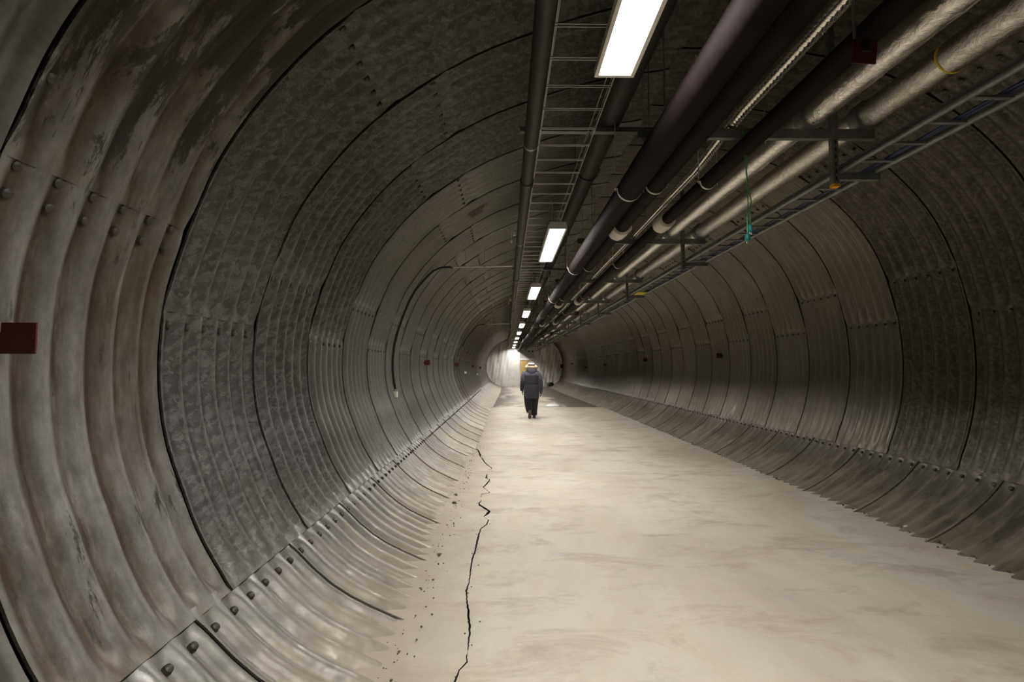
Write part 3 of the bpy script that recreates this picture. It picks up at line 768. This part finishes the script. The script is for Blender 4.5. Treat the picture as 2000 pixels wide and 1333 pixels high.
# ------------------------------------------------------------------ markers, boxes, cables
def marker_wall(x, y, z, side, label, mat='red', s=0.06):
    c = (x, y, z); r = empty('red_marker', c, label, 'marker', 'red square markers on the walls')
    MB().box(-s, s, -0.004, 0.004, -s * 0.9, s * 0.9).build('plate', M[mat], r, bevel=0.002)
    MB().box((-s - 0.07) if side < 0 else s - 0.03, (-s + 0.03) if side < 0 else s + 0.07, 0.004, 0.016, -0.02, 0.02).build('mount', M['black'], r)
for i, (y, z, lb) in enumerate(((1.65, 1.70, 'largest red square marker, at the left edge on the stained plates'), (10.2, 1.70, 'red square marker on the left wall, second from the camera'), (16.2, 1.69, 'red square marker on the left wall, third from the camera'),
                             (24.2, 1.65, 'small dark red marker on the left wall, fourth from the camera'), (31.0, 1.58, 'tiny dark red marker on the left wall, farthest from the camera'))):
    marker_wall(-1.672 if i == 0 else -1.69, y, z, -1, lb, 'red')
for y, z, lb in ((10.57, 1.86, 'red square marker on the right wall, nearest the camera'), (16.26, 1.86, 'red square marker on the right wall, second from the camera'), (22.9, 1.72, 'dark red marker on the right wall, third from the camera'),
                 (28.5, 1.60, 'dark red marker on the right wall, fourth from the camera'), (34.5, 1.86, 'tiny dark red marker on the right wall, fifth from the camera'), (40.5, 1.7, 'dark marker on the right wall beside the plastic sheet')):
    marker_wall(4.745, y, z, 1, lb, 'darkred', 0.06 if y < 40 else 0.16)
for i, (y, x, z) in enumerate(((2.15, 1.69, 3.09), (12.47, 1.85, 3.02), (18.51, 1.76, 2.93), (27.57, 1.96, 2.94))):
    r = empty('hanging_red_marker', (x, y, z), ['large dark red square marker hanging in front of the foil pipe, top right', 'dark red marker hanging from a rod under the pipes, second from the camera', 'dark red marker hanging under the pipes, third from the camera', 'tiny dark red marker hanging under the pipes near the end wall'][i], 'marker', 'red markers hanging under the pipes')
    mb = MB().box(-0.058, 0.058, -0.004, 0.004, -0.055, 0.055); o = mb.build('plate', M['darkred'], r, bevel=0.002); o.rotation_euler = (0.12, 0.04, 0)
    MB().box(-0.018, 0.018, -0.016, -0.004, -0.005, 0.05).build('clip', M['black'], r)
    sx_ = -0.036 if i == 0 else 0
    mb = MB().tube([(sx_, 0.010, 0.03), (sx_, 0.010, 3.365 - z if i == 0 else 3.31 - z)], 0.007, 8)
    if i == 1: mb.tube([(0, 0.008, 0.03), (-0.19, 0.008, 0.26)], 0.004, 6)
    mb.build('stem', M['strut'], r)

r = empty('wall_socket_box', (-1.70, 7.36, 1.185), 'small off-white square box low on the left wall at the cable end', 'box')
MB().box(-0.045, 0.03, -0.04, 0.04, -0.045, 0.045).build('cover', M['offwhite'], r, bevel=0.006)
MB().box(-0.12, -0.045, -0.03, 0.03, -0.055, 0.05).build('mount', M['black'], r, bevel=0.004)
for y, lb in ((19.7, 'tiny white box on the left wall below the third marker'), (27.5, 'tiny white box on the left wall nearer the end wall')):
    r = empty('wall_socket_box', (-1.69, y, 1.38 if y < 20 else 1.2), lb, 'box')
    MB().box(-0.045, 0.05, -0.04, 0.04, -0.05, 0.05).build('cover', M['offwhite'], r, bevel=0.006); MB().box(-0.10, -0.045, -0.03, 0.03, -0.03, 0.03).build('mount', M['black'], r)
def conduit(y, xl, z, pts, lb1, lb2):
    r = empty('white_conduit', (xl, y, z), lb1, 'conduit')
    mb = MB().tube([(xl, y, z), (0.1, y, z + 0.02)], 0.012, 10); local(mb, r.location).build('conduit_tube', M['white'], r, smooth=40)
    for x in (xl * 0.75, xl * 0.4):
        mb = MB(); mb.lathe([(0.016, -0.012), (0.016, 0.012)], (x, y, z + 0.012), 10, 'x'); mb.tube([(x, y, z), (x, y, z + 0.3)], 0.003, 5); local(mb, r.location).build('hanger', M['zinc'], r)
    tag(MB().tube(pts, 0.016, 10).build('black_cable', M['black'], smooth=True), lb2, 'cable')
from math import tan
def px_at(u, v, Y):
    d = fw + rt * ((u - 1000) / F) - up * ((v - 666.5) / F); t = Y / d.y; return (d.x * t, Y, H + d.z * t)
def hug(p, gap=0.03):
    """nearest point just inside the plates"""
    i = int(np.argmin((D[:, 0] - p[0]) ** 2 + (D[:, 1] - p[2]) ** 2)); s = S[i]; x, z = P2(s); nx, nz = Nin(s)
    dd = (p[0] - x) * SG * nx + (p[2] - z) * SG * nz
    if dd < gap: return (x + SG * nx * gap, p[1], z + SG * nz * gap)
    return p
cb = [(-0.84, 3.15), (-0.91, 3.16), (-1.03, 3.15), (-1.14, 3.10), (-1.24, 3.0), (-1.43, 2.80), (-1.56, 2.64), (-1.65, 2.50), (-1.71, 2.35), (-1.76, 2.2), (-1.8, 1.96), (-1.8, 1.73), (-1.8, 1.6), (-1.8, 1.45), (-1.78, 1.24)]
conduit(7.36, -0.86, 3.16, [hug((x, 7.36, z), 0.04) for x, z in cb], 'thin white horizontal conduit from the left wall to the cable tray, nearest one', 'black cable curving down the left wall to the small box')
conduit(17.2, -0.72, 3.16, [hug((x * 0.93, 17.2, z), 0.04) for x, z in cb[:9]], 'thin white horizontal conduit in the dark far section of the left wall', 'black cable hugging the dark far part of the left wall')
# small sensors hanging by the drain pipe
for y, lb in ((6.2, 'small white sensor with a hanging bulb beside the thin dark pipe'), (12.3, 'tiny white sensor beside the thin dark pipe, farther along')):
    r = empty('pipe_sensor', (0.10, y, 3.36), lb, 'sensor')
    MB().box(-0.012, 0.02, -0.02, 0.02, -0.02, 0.03).build('body', M['offwhite'], r, bevel=0.003)
    MB().tube([(0.0, 0, 0.02), (-0.03, 0, 0.03), (-0.035, 0, -0.08)], 0.003, 6).build('lead', M['white'], r)
    MB().lathe([(0.006, 0.012), (0.015, 0.0), (0.014, -0.02), (0.007, -0.032)], (-0.035, 0, -0.09), 10).build('bulb', M['white'], r, smooth=True)
# green cables with plugs
for i, (dx, zb, lb) in enumerate(((0.0, 2.535, 'green cable hanging from the pipes with the longer drop and teal plug'), (0.022, 2.60, 'green cable hanging from the pipes with the shorter drop and teal plug'))):
    r = empty('hanging_green_cable', (1.735 + dx, 3.36, zb), lb, 'cable', 'green cables with teal plugs')
    mb = MB().tube([(-0.015 - dx, 0, 3.34 - zb), (-0.01, 0, 3.2 - zb), (0.008 - dx * 1.2, 0, 3.0 - zb), (0.012, 0, 2.8 - zb), (0.002, 0, 0.15), (0, 0, 0.02)], 0.004, 8); mb.build('cord', M['green'], r, smooth=True)
    MB().lathe([(0.008, 0.03), (0.017, 0.018), (0.018, -0.02), (0.013, -0.028)], n=12).build('plug', M['teal'], r, smooth=50)
    mb = MB(); mb.tube([(-0.006, 0, -0.028), (-0.006, 0, -0.045)], 0.0025, 6)
    if i: mb.tube([(0.006, 0, -0.028), (0.006, 0, -0.045)], 0.0025, 6)
    mb.build('prong', M['white'], r)

# ------------------------------------------------------------------ things on the floor
lid = empty('manhole_lid', (1.945, 19.97, -0.045), 'round white lid on the floor ahead and right of the person', 'lid')
lid.location.z = fz(19.97)
MB().lathe([(0.33, -0.01), (0.33, 0.012), (0.315, 0.018)], n=40).build('rim', M['boxgrey'], lid, smooth=40)
MB().lathe([(0.30, 0.012), (0.295, 0.035), (0.22, 0.075), (0.12, 0.095), (0.02, 0.10)], n=40).build('lid_plate', M['disc'], lid, smooth=40)
bk = empty('bucket', (3.42, 40.3, fz(40.3)), 'grey plastic bucket on the floor in front of the right plastic sheet', 'bucket')
MB().lathe([(0.14, 0.0), (0.18, 0.36), (0.195, 0.36), (0.195, 0.385), (0.17, 0.385), (0.135, 0.03)], n=24).build('body', M['bucket'], bk, smooth=40)
MB().tube([(0.19 * math.cos(a), 0, 0.37 + 0.1 * math.sin(a)) for a in np.linspace(0, PI, 12)], 0.006, 6).build('handle', M['zinc'], bk, smooth=True)
sk = MB(); vs = []; nn = 18
for i in range(9):
    t = i / 8; zz = 0.34 * math.sin(t * PI / 2) ** 0.9 * (0.98 if i else 0); rr_ = 0.19 * math.cos(t * PI / 2) ** 0.45 + 0.02
    for j in range(nn):
        a = 2 * PI * j / nn; k_ = 1 + 0.14 * math.sin(3 * a + 4 * t) + 0.06 * math.sin(7 * a + 9 * t); vs.append((rr_ * k_ * math.cos(a), 0.8 * rr_ * k_ * math.sin(a), zz + 0.03 * math.sin(5 * a) * t))
fs = [(i * nn + j, i * nn + (j + 1) % nn, (i + 1) * nn + (j + 1) % nn, (i + 1) * nn + j) for i in range(8) for j in range(nn)] + [tuple(range(8 * nn, 9 * nn))]
sk.add(vs, fs)
tag(sk.build('black_sack', M['black'], smooth=True, loc=(3.80, 40.5, -0.01)), 'small black sack slumped beside the grey bucket', 'sack')

def rock(mb, c, r, seed):
    q = random.Random(seed); ph_ = (1 + 5 ** .5) / 2
    V = [(-1, ph_, 0), (1, ph_, 0), (-1, -ph_, 0), (1, -ph_, 0), (0, -1, ph_), (0, 1, ph_), (0, -1, -ph_), (0, 1, -ph_), (ph_, 0, -1), (ph_, 0, 1), (-ph_, 0, -1), (-ph_, 0, 1)]
    Fc = [(0, 11, 5), (0, 5, 1), (0, 1, 7), (0, 7, 10), (0, 10, 11), (1, 5, 9), (5, 11, 4), (11, 10, 2), (10, 7, 6), (7, 1, 8), (3, 9, 4), (3, 4, 2), (3, 2, 6), (3, 6, 8), (3, 8, 9), (4, 9, 5), (2, 4, 11), (6, 2, 10), (8, 6, 7), (9, 8, 1)]
    sx, sy, sz = q.uniform(.7, 1.2), q.uniform(.7, 1.2), q.uniform(.45, .8)
    mb.add([(c[0] + x / 1.9 * r * sx * q.uniform(.8, 1.15), c[1] + y / 1.9 * r * sy * q.uniform(.8, 1.15), c[2] + z / 1.9 * r * sz * q.uniform(.8, 1.15)) for x, y, z in V], Fc)
def wall_x(side, y, z):
    return -0.62 if side < 0 else 3.9
# loose stones that can be picked apart
for i, (x, y, r_, mt, lb) in enumerate(((3.93, 4.72, 0.028, 'whitestone', 'pale stone at the foot of the right wall'), (3.9, 4.35, 0.022, 'pebble', 'dark stone at the foot of the right wall near the pale stone'),
        (-0.56, 4.1, 0.018, 'pebble', 'dark crumb on the dusty ledge by the left wall'), (-0.62, 5.95, 0.03, 'pebble', 'larger dark stone on the left dusty ledge halfway to the bend of the crack'), (-0.6, 5.6, 0.034, 'pebble', 'flat dark stone on the left dusty ledge beside the crack'))):
    mb = MB(); rock(mb, (0, 0, 0), r_, i); tag(mb.build('stone', M[mt], loc=(x, y, 0.03 + r_ * 0.2)), lb, 'stone')
crumb = MB(); rq = random.Random(5)
for i in range(420):
    y = rq.uniform(2.5, 14); rock(crumb, (3.9 + rq.gauss(0, 0.035), y, 0.008 + 0.01), rq.uniform(0.004, 0.016), i)
for i in range(260):
    y = rq.uniform(2.0, 12); rock(crumb, (-0.58 + rq.gauss(0, 0.045), y, 0.03), rq.uniform(0.003, 0.010), i + 999)
for i in range(160):
    y = rq.uniform(2.0, 17); cx, cw = crack(y); rock(crumb, (cx + rq.gauss(0, 0.03), y, 0.004), rq.uniform(0.003, 0.008), i + 3000)
tag(crumb.build('crumbs', M['pebble'], fl), kind='stuff')

# ------------------------------------------------------------------ person walking away
PX, PY = 0.79, 15.0
per = empty('person', (PX, PY, 0), 'person in a dark hooded parka walking away down the tunnel', 'person')
def skin_obj(name, V, E_, mat, parent, sub=2):
    me = bpy.data.meshes.new(name); me.from_pydata([v[:3] for v in V], E_, []); me.materials.append(mat)
    o = bpy.data.objects.new(name, me); COL.objects.link(o); o.parent = parent
    sm = o.modifiers.new('skin', 'SKIN'); sm.use_smooth_shade = True
    if not me.skin_vertices: 
        bm_ = bmesh.new(); bm_.from_mesh(me); bm_.verts.layers.skin.verify(); bm_.to_mesh(me); bm_.free()
    sv = me.skin_vertices[0].data
    for i, v in enumerate(V):
        rr = v[3]; sv[i].radius = rr if isinstance(rr, tuple) else (rr, rr); sv[i].use_root = (i == 0)
    ss = o.modifiers.new('subdivision', 'SUBSURF'); ss.levels = sub; ss.render_levels = sub
    return o
V = [(0, 0, .92, (.14, .10)), (0, 0.02, 1.10, (.14, .10)), (0, 0.03, 1.28, (.15, .105)), (0, 0.04, 1.42, (.12, .085)), (0, 0.07, 1.52, (.055, .055)), (0, 0.10, 1.62, (.075, .09)), (0, .11, 1.72, (.07, .085)),
     (-.19, 0.03, 1.41, .058), (-.255, -0.01, 1.14, .045), (-.275, 0.07, .90, .034), (-.28, .10, .83, (.024, .034)),
     (.19, 0.03, 1.41, .058), (.265, 0.0, 1.13, .045), (.29, -.02, .88, .034), (.30, -.01, .80, (.024, .034)),
     (-.10, 0, .84, .085), (-.105, 0.09, .48, .058), (-.062, -.05, .22, .04), (-.06, -.035, .13, .03), (-.06, -.03, .06, .025),
     (.10, 0, .84, .085), (.105, 0.16, .48, .058), (.085, .20, .10, .042), (.09, .30, .05, .036)]
Ed = [(0, 1), (1, 2), (2, 3), (3, 4), (4, 5), (5, 6), (3, 7), (7, 8), (8, 9), (9, 10), (3, 11), (11, 12), (12, 13), (13, 14), (0, 15), (15, 16), (16, 17), (17, 18), (18, 19), (0, 20), (20, 21), (21, 22), (22, 23)]
def fingers(V, Ed, root, hx, sgn):
    base = Vector(V[root][:3])
    for k, (dy, ln) in enumerate(((-.026, .060), (-.009, .072), (.009, .068), (.025, .055))):
        i0 = len(V); a = base + Vector((0, dy, -.03)); b_ = a + Vector((-sgn * .008, .004, -ln * .6)); c_ = b_ + Vector((-sgn * .02, .004, -ln * .45))
        V += [(a.x, a.y, a.z, .0095), (b_.x, b_.y, b_.z, .009), (c_.x, c_.y, c_.z, .0075)]; Ed += [(root, i0), (i0, i0 + 1), (i0 + 1, i0 + 2)]
    i0 = len(V); a = base + Vector((-sgn * .012, .036, -.008)); b_ = a + Vector((-sgn * .012, .016, -.035)); V += [(a.x, a.y, a.z, .011), (b_.x, b_.y, b_.z, .009)]; Ed += [(root, i0), (i0, i0 + 1)]
Vb = list(V); Eb = list(Ed); fingers(Vb, Eb, 10, -.28, -1); fingers(Vb, Eb, 14, .30, 1)
skin_obj('body', Vb, Eb, M['skin'], per)
# gloves: five fingered, over the hands
for sx, hp, wp in ((-1, V[10][:3], V[9][:3]), (1, V[14][:3], V[13][:3])):
    gv = [(hp[0], hp[1], hp[2], (.036, .047)), ((hp[0] + wp[0]) / 2, (hp[1] + wp[1]) / 2, (hp[2] + wp[2]) / 2 + .03, .046)]; ge = [(0, 1)]
    base = Vector(hp)
    for dy, ln in ((-.03, .066), (-.010, .078), (.010, .074), (.028, .060)):
        i0 = len(gv); a = base + Vector((0, dy, -.03)); b_ = a + Vector((-sx * .008, .004, -ln * .6)); c_ = b_ + Vector((-sx * .022, .004, -ln * .5))
        gv += [(*a, .0125), (*b_, .0125), (*c_, .010)]; ge += [(0, i0), (i0, i0 + 1), (i0 + 1, i0 + 2)]
    i0 = len(gv); a = base + Vector((-sx * .012, .042, -.004)); b_ = a + Vector((-sx * .012, .018, -.04)); gv += [(*a, .015), (*b_, .0125)]; ge += [(0, i0), (i0, i0 + 1)]
    skin_obj('glove', gv, ge, M['trouser'], per)
def loft(name, secs, mat, parent, n=28, fold=0.0, seed=0, cap=True):
    """secs: (cx, cy, z, rx, ry, power)"""
    vs = []; q = random.Random(seed); ph_ = [q.random() * 6 for _ in range(4)]
    for i, (cx, cy_, z, rx, ry) in enumerate(secs):
        for j in range(n):
            a = 2 * PI * j / n; k_ = 1 + fold * (math.sin(5 * a + z * 14 + ph_[0]) * .6 + math.sin(9 * a - z * 23 + ph_[1]) * .4)
            c_, s_ = math.cos(a), math.sin(a)
            c_ = math.copysign(abs(c_) ** .85, c_); s_ = math.copysign(abs(s_) ** .85, s_)
            vs.append((cx + rx * k_ * c_, cy_ + ry * k_ * s_, z))
    fs = [(i * n + j, i * n + (j + 1) % n, (i + 1) * n + (j + 1) % n, (i + 1) * n + j) for i in range(len(secs) - 1) for j in range(n)]
    if cap: fs += [tuple(range(n))[::-1], tuple(range((len(secs) - 1) * n, len(secs) * n))]
    mb = MB(); mb.add(vs, fs); return mb.build(name, mat, parent, smooth=60)
pk = loft('parka', [(0, 0, .635, .232, .17), (0, 0, .66, .243, .178), (0, 0, .70, .243, .178), (0, 0, .85, .242, .172), (0, .0, .98, .238, .166), (0, 0, 1.055, .230, .158), (0, 0, 1.07, .224, .152), (0, 0, 1.085, .230, .158),
                  (0, .01, 1.2, .235, .16), (0, .015, 1.32, .238, .16), (0, .02, 1.38, .236, .155), (0, .02, 1.40, .230, .15), (0, .02, 1.41, .233, .15)], M['parka'], per, 32, .018, 1)
loft('parka_toplit_yoke', [(0, .015, 1.34, .243, .163), (0, .018, 1.37, .246, .166), (0, .02, 1.42, .240, .158), (0, .03, 1.465, .21, .14), (0, .04, 1.50, .165, .12), (0, .05, 1.53, .11, .09)], M['parka_light'], pk, 32, .012, 1)  # same coat, coloured paler to imitate light falling on the shoulders from above
def sleeve(pts, mat, name, par):
    mb = MB(); mb.tube([p[:3] for p in pts], [p[3] for p in pts], 18); 
    q = random.Random(4); mb.v = [(x + q.uniform(-.003, .003), y + q.uniform(-.003, .003), z + q.uniform(-.003, .003)) for x, y, z in mb.v]
    o = mb.build(name, mat, par, smooth=60); sb = o.modifiers.new('s', 'SUBSURF'); sb.levels = 1; sb.render_levels = 1; return o
for sx in (-1, 1):
    hy = 0.09 if sx < 0 else -0.02; hz = .87 if sx < 0 else .84
    sl = sleeve([(sx * .165, .03, 1.455, .07), (sx * .205, .03, 1.43, .083), (sx * .24, .02, 1.36, .084), (sx * .262, .01, 1.26, .078), (sx * .275, 0, 1.20, .074)], M['parka_light'], 'sleeve', pk)
    sleeve([(sx * .272, 0.0, 1.22, .0755), (sx * .282, -.005, 1.12, .073), (sx * .29, hy * .4, 1.02, .069), (sx * .295, hy * .8, .93, .063), (sx * .297, hy, hz, .058), (sx * .297, hy, hz - .02, .050)], M['parka'], 'sleeve', pk)
# hood lying on the neck with its fur edge
hood = MB(); vs = []; nn = 24; secs = [(-.03, 1.40, .075, .03), (-.05, 1.43, .12, .06), (-.055, 1.48, .148, .10), (-.03, 1.53, .158, .125), (.0, 1.58, .155, .135), (.03, 1.62, .145, .13)]
for cy_, z, rx, ry in secs:
    for j in range(nn):
        a = 2 * PI * j / nn; vs.append((rx * math.cos(a), cy_ + ry * math.sin(a), z + 0.03 * math.sin(a)))
fs = [(i * nn + j, i * nn + (j + 1) % nn, (i + 1) * nn + (j + 1) % nn, (i + 1) * nn + j) for i in range(5) for j in range(nn)] + [tuple(range(nn))[::-1]]
hood.add(vs, fs); hood.build('hood', M['parka_light'], pk, smooth=60)
fur = MB(); q = random.Random(8)
fur.tube([(.165 * math.cos(a), .035 + .135 * math.sin(a), 1.635 + .035 * math.sin(a) - 0.04 * abs(math.cos(a)) ** 3) for a in np.linspace(0, 2 * PI, 40, endpoint=False)], .046, 12, closed=True)
base_v = list(fur.v)
for v in base_v:
    for _ in range(2):
        d_ = Vector((q.gauss(0, 1), q.gauss(0, 1), q.gauss(0, 1))).normalized() * .022; p_ = Vector(v); t_ = Vector((q.uniform(-.004, .004), q.uniform(-.004, .004), q.uniform(-.004, .004)))
        fur.add([p_ + t_, p_ - t_, p_ + d_], [(0, 1, 2)])
fur.build('fur_trim', M['fur'], pk)
# head covering
ht = loft('hat', [(0, .11, 1.655, .10, .115), (0, .11, 1.70, .104, .12), (0, .11, 1.745, .098, .112), (0, .11, 1.775, .078, .09), (0, .11, 1.792, .045, .055), (0, .11, 1.797, .012, .015)], M['hat'], per, 24, .006, 3)
loft('hat_band', [(0, .11, 1.685, .105, .122), (0, .11, 1.69, .110, .127), (0, .11, 1.735, .109, .125), (0, .11, 1.742, .102, .118)], M['hatband'], ht, 24, .004, 3, cap=False)
# face (turned away): nose, ears, eyes, mouth
MB().add([(-.014, .185, 1.655), (.014, .185, 1.655), (0, .215, 1.65), (0, .188, 1.70)], [(0, 1, 2), (0, 2, 3), (1, 3, 2), (0, 3, 1)]).build('nose', M['skin'], per)
for sx in (-1, 1):
    MB().lathe([(.004, -.004), (.018, 0), (.014, .006)], (sx * .078, .10, 1.665), 10, 'x').build('ear', M['skin'], per, smooth=True)
    MB().lathe([(.011, 0), (.009, .006), (.003, .009)], (sx * .03, .180, 1.685), 10, 'y').build('eye', M['hatband'], per, smooth=True)
MB().box(-.022, .022, .176, .186, 1.622, 1.629).build('mouth', M['darkred'], per)
# trousers: two legs joined at the hips, one mesh
tm = MB()
tm.tube([(-.07, 0, .90), (-.10, 0.0, .76), (-.112, .05, .62), (-.112, 0.09, .48), (-.098, .045, .36), (-.085, 0.0, .27), (-.075, -.03, .21), (-.072, -.035, .185)], [.14, .145, .128, .112, .104, .100, .090, .075], 18)
tm.tube([(.07, 0, .90), (.10, 0.03, .76), (.112, .10, .62), (.110, 0.155, .48), (.100, .17, .34), (.094, .185, .22), (.092, .19, .12), (.092, .19, .07)], [.14, .145, .128, .110, .102, .098, .098, .09], 18)
tq = random.Random(6); tm.v = [(x + tq.uniform(-.004, .004), y + tq.uniform(-.004, .004), z + tq.uniform(-.004, .004)) for x, y, z in tm.v]
to = tm.build('trousers', M['trouser'], per, smooth=60); sb = to.modifiers.new('s', 'SUBSURF'); sb.levels = 1; sb.render_levels = 1
def boot(mtx):
    b = MB(); nn = 16; vs = []
    for t, w_, hh in ((-.10, .028, .07), (-.085, .042, .10), (-.04, .047, .125), (.0, .046, .12), (.05, .046, .085), (.10, .05, .062), (.15, .046, .05), (.185, .025, .038)):
        for j in range(nn):
            a = 2 * PI * j / nn; vs.append(mtx @ Vector((w_ * math.cos(a), t, .02 + max(0, hh * (.5 + .5 * math.sin(a))))))
    fs = [(i * nn + j, (i + 1) * nn + j, (i + 1) * nn + (j + 1) % nn, i * nn + (j + 1) % nn) for i in range(7) for j in range(nn)] + [tuple(range(nn)), tuple(range(7 * nn, 8 * nn))[::-1]]
    b.add(vs, fs); bo = b.build('boot', M['boot'], per, smooth=60)
    s_ = MB(); out = [(-.030, -.105), (-.045, -.07), (-.042, .0), (-.05, .08), (-.048, .14), (-.026, .19), (.026, .19), (.048, .14), (.05, .08), (.042, 0), (.045, -.07), (.030, -.105)]; k_ = len(out)
    s_.add([mtx @ Vector((x, y, 0)) for x, y in out] + [mtx @ Vector((x, y, .026)) for x, y in out], [tuple(range(k_))[::-1], tuple(range(k_, 2 * k_))] + [(i, (i + 1) % k_, k_ + (i + 1) % k_, k_ + i) for i in range(k_)])
    s_.build('boot_sole', M['sole'], bo)
boot(Matrix.Translation((.092, .20, 0)))
boot(Matrix.Translation((-.06, -.075, .012)) @ Matrix.Rotation(math.radians(-62), 4, 'X') @ Matrix.Translation((0, -.16, 0)))
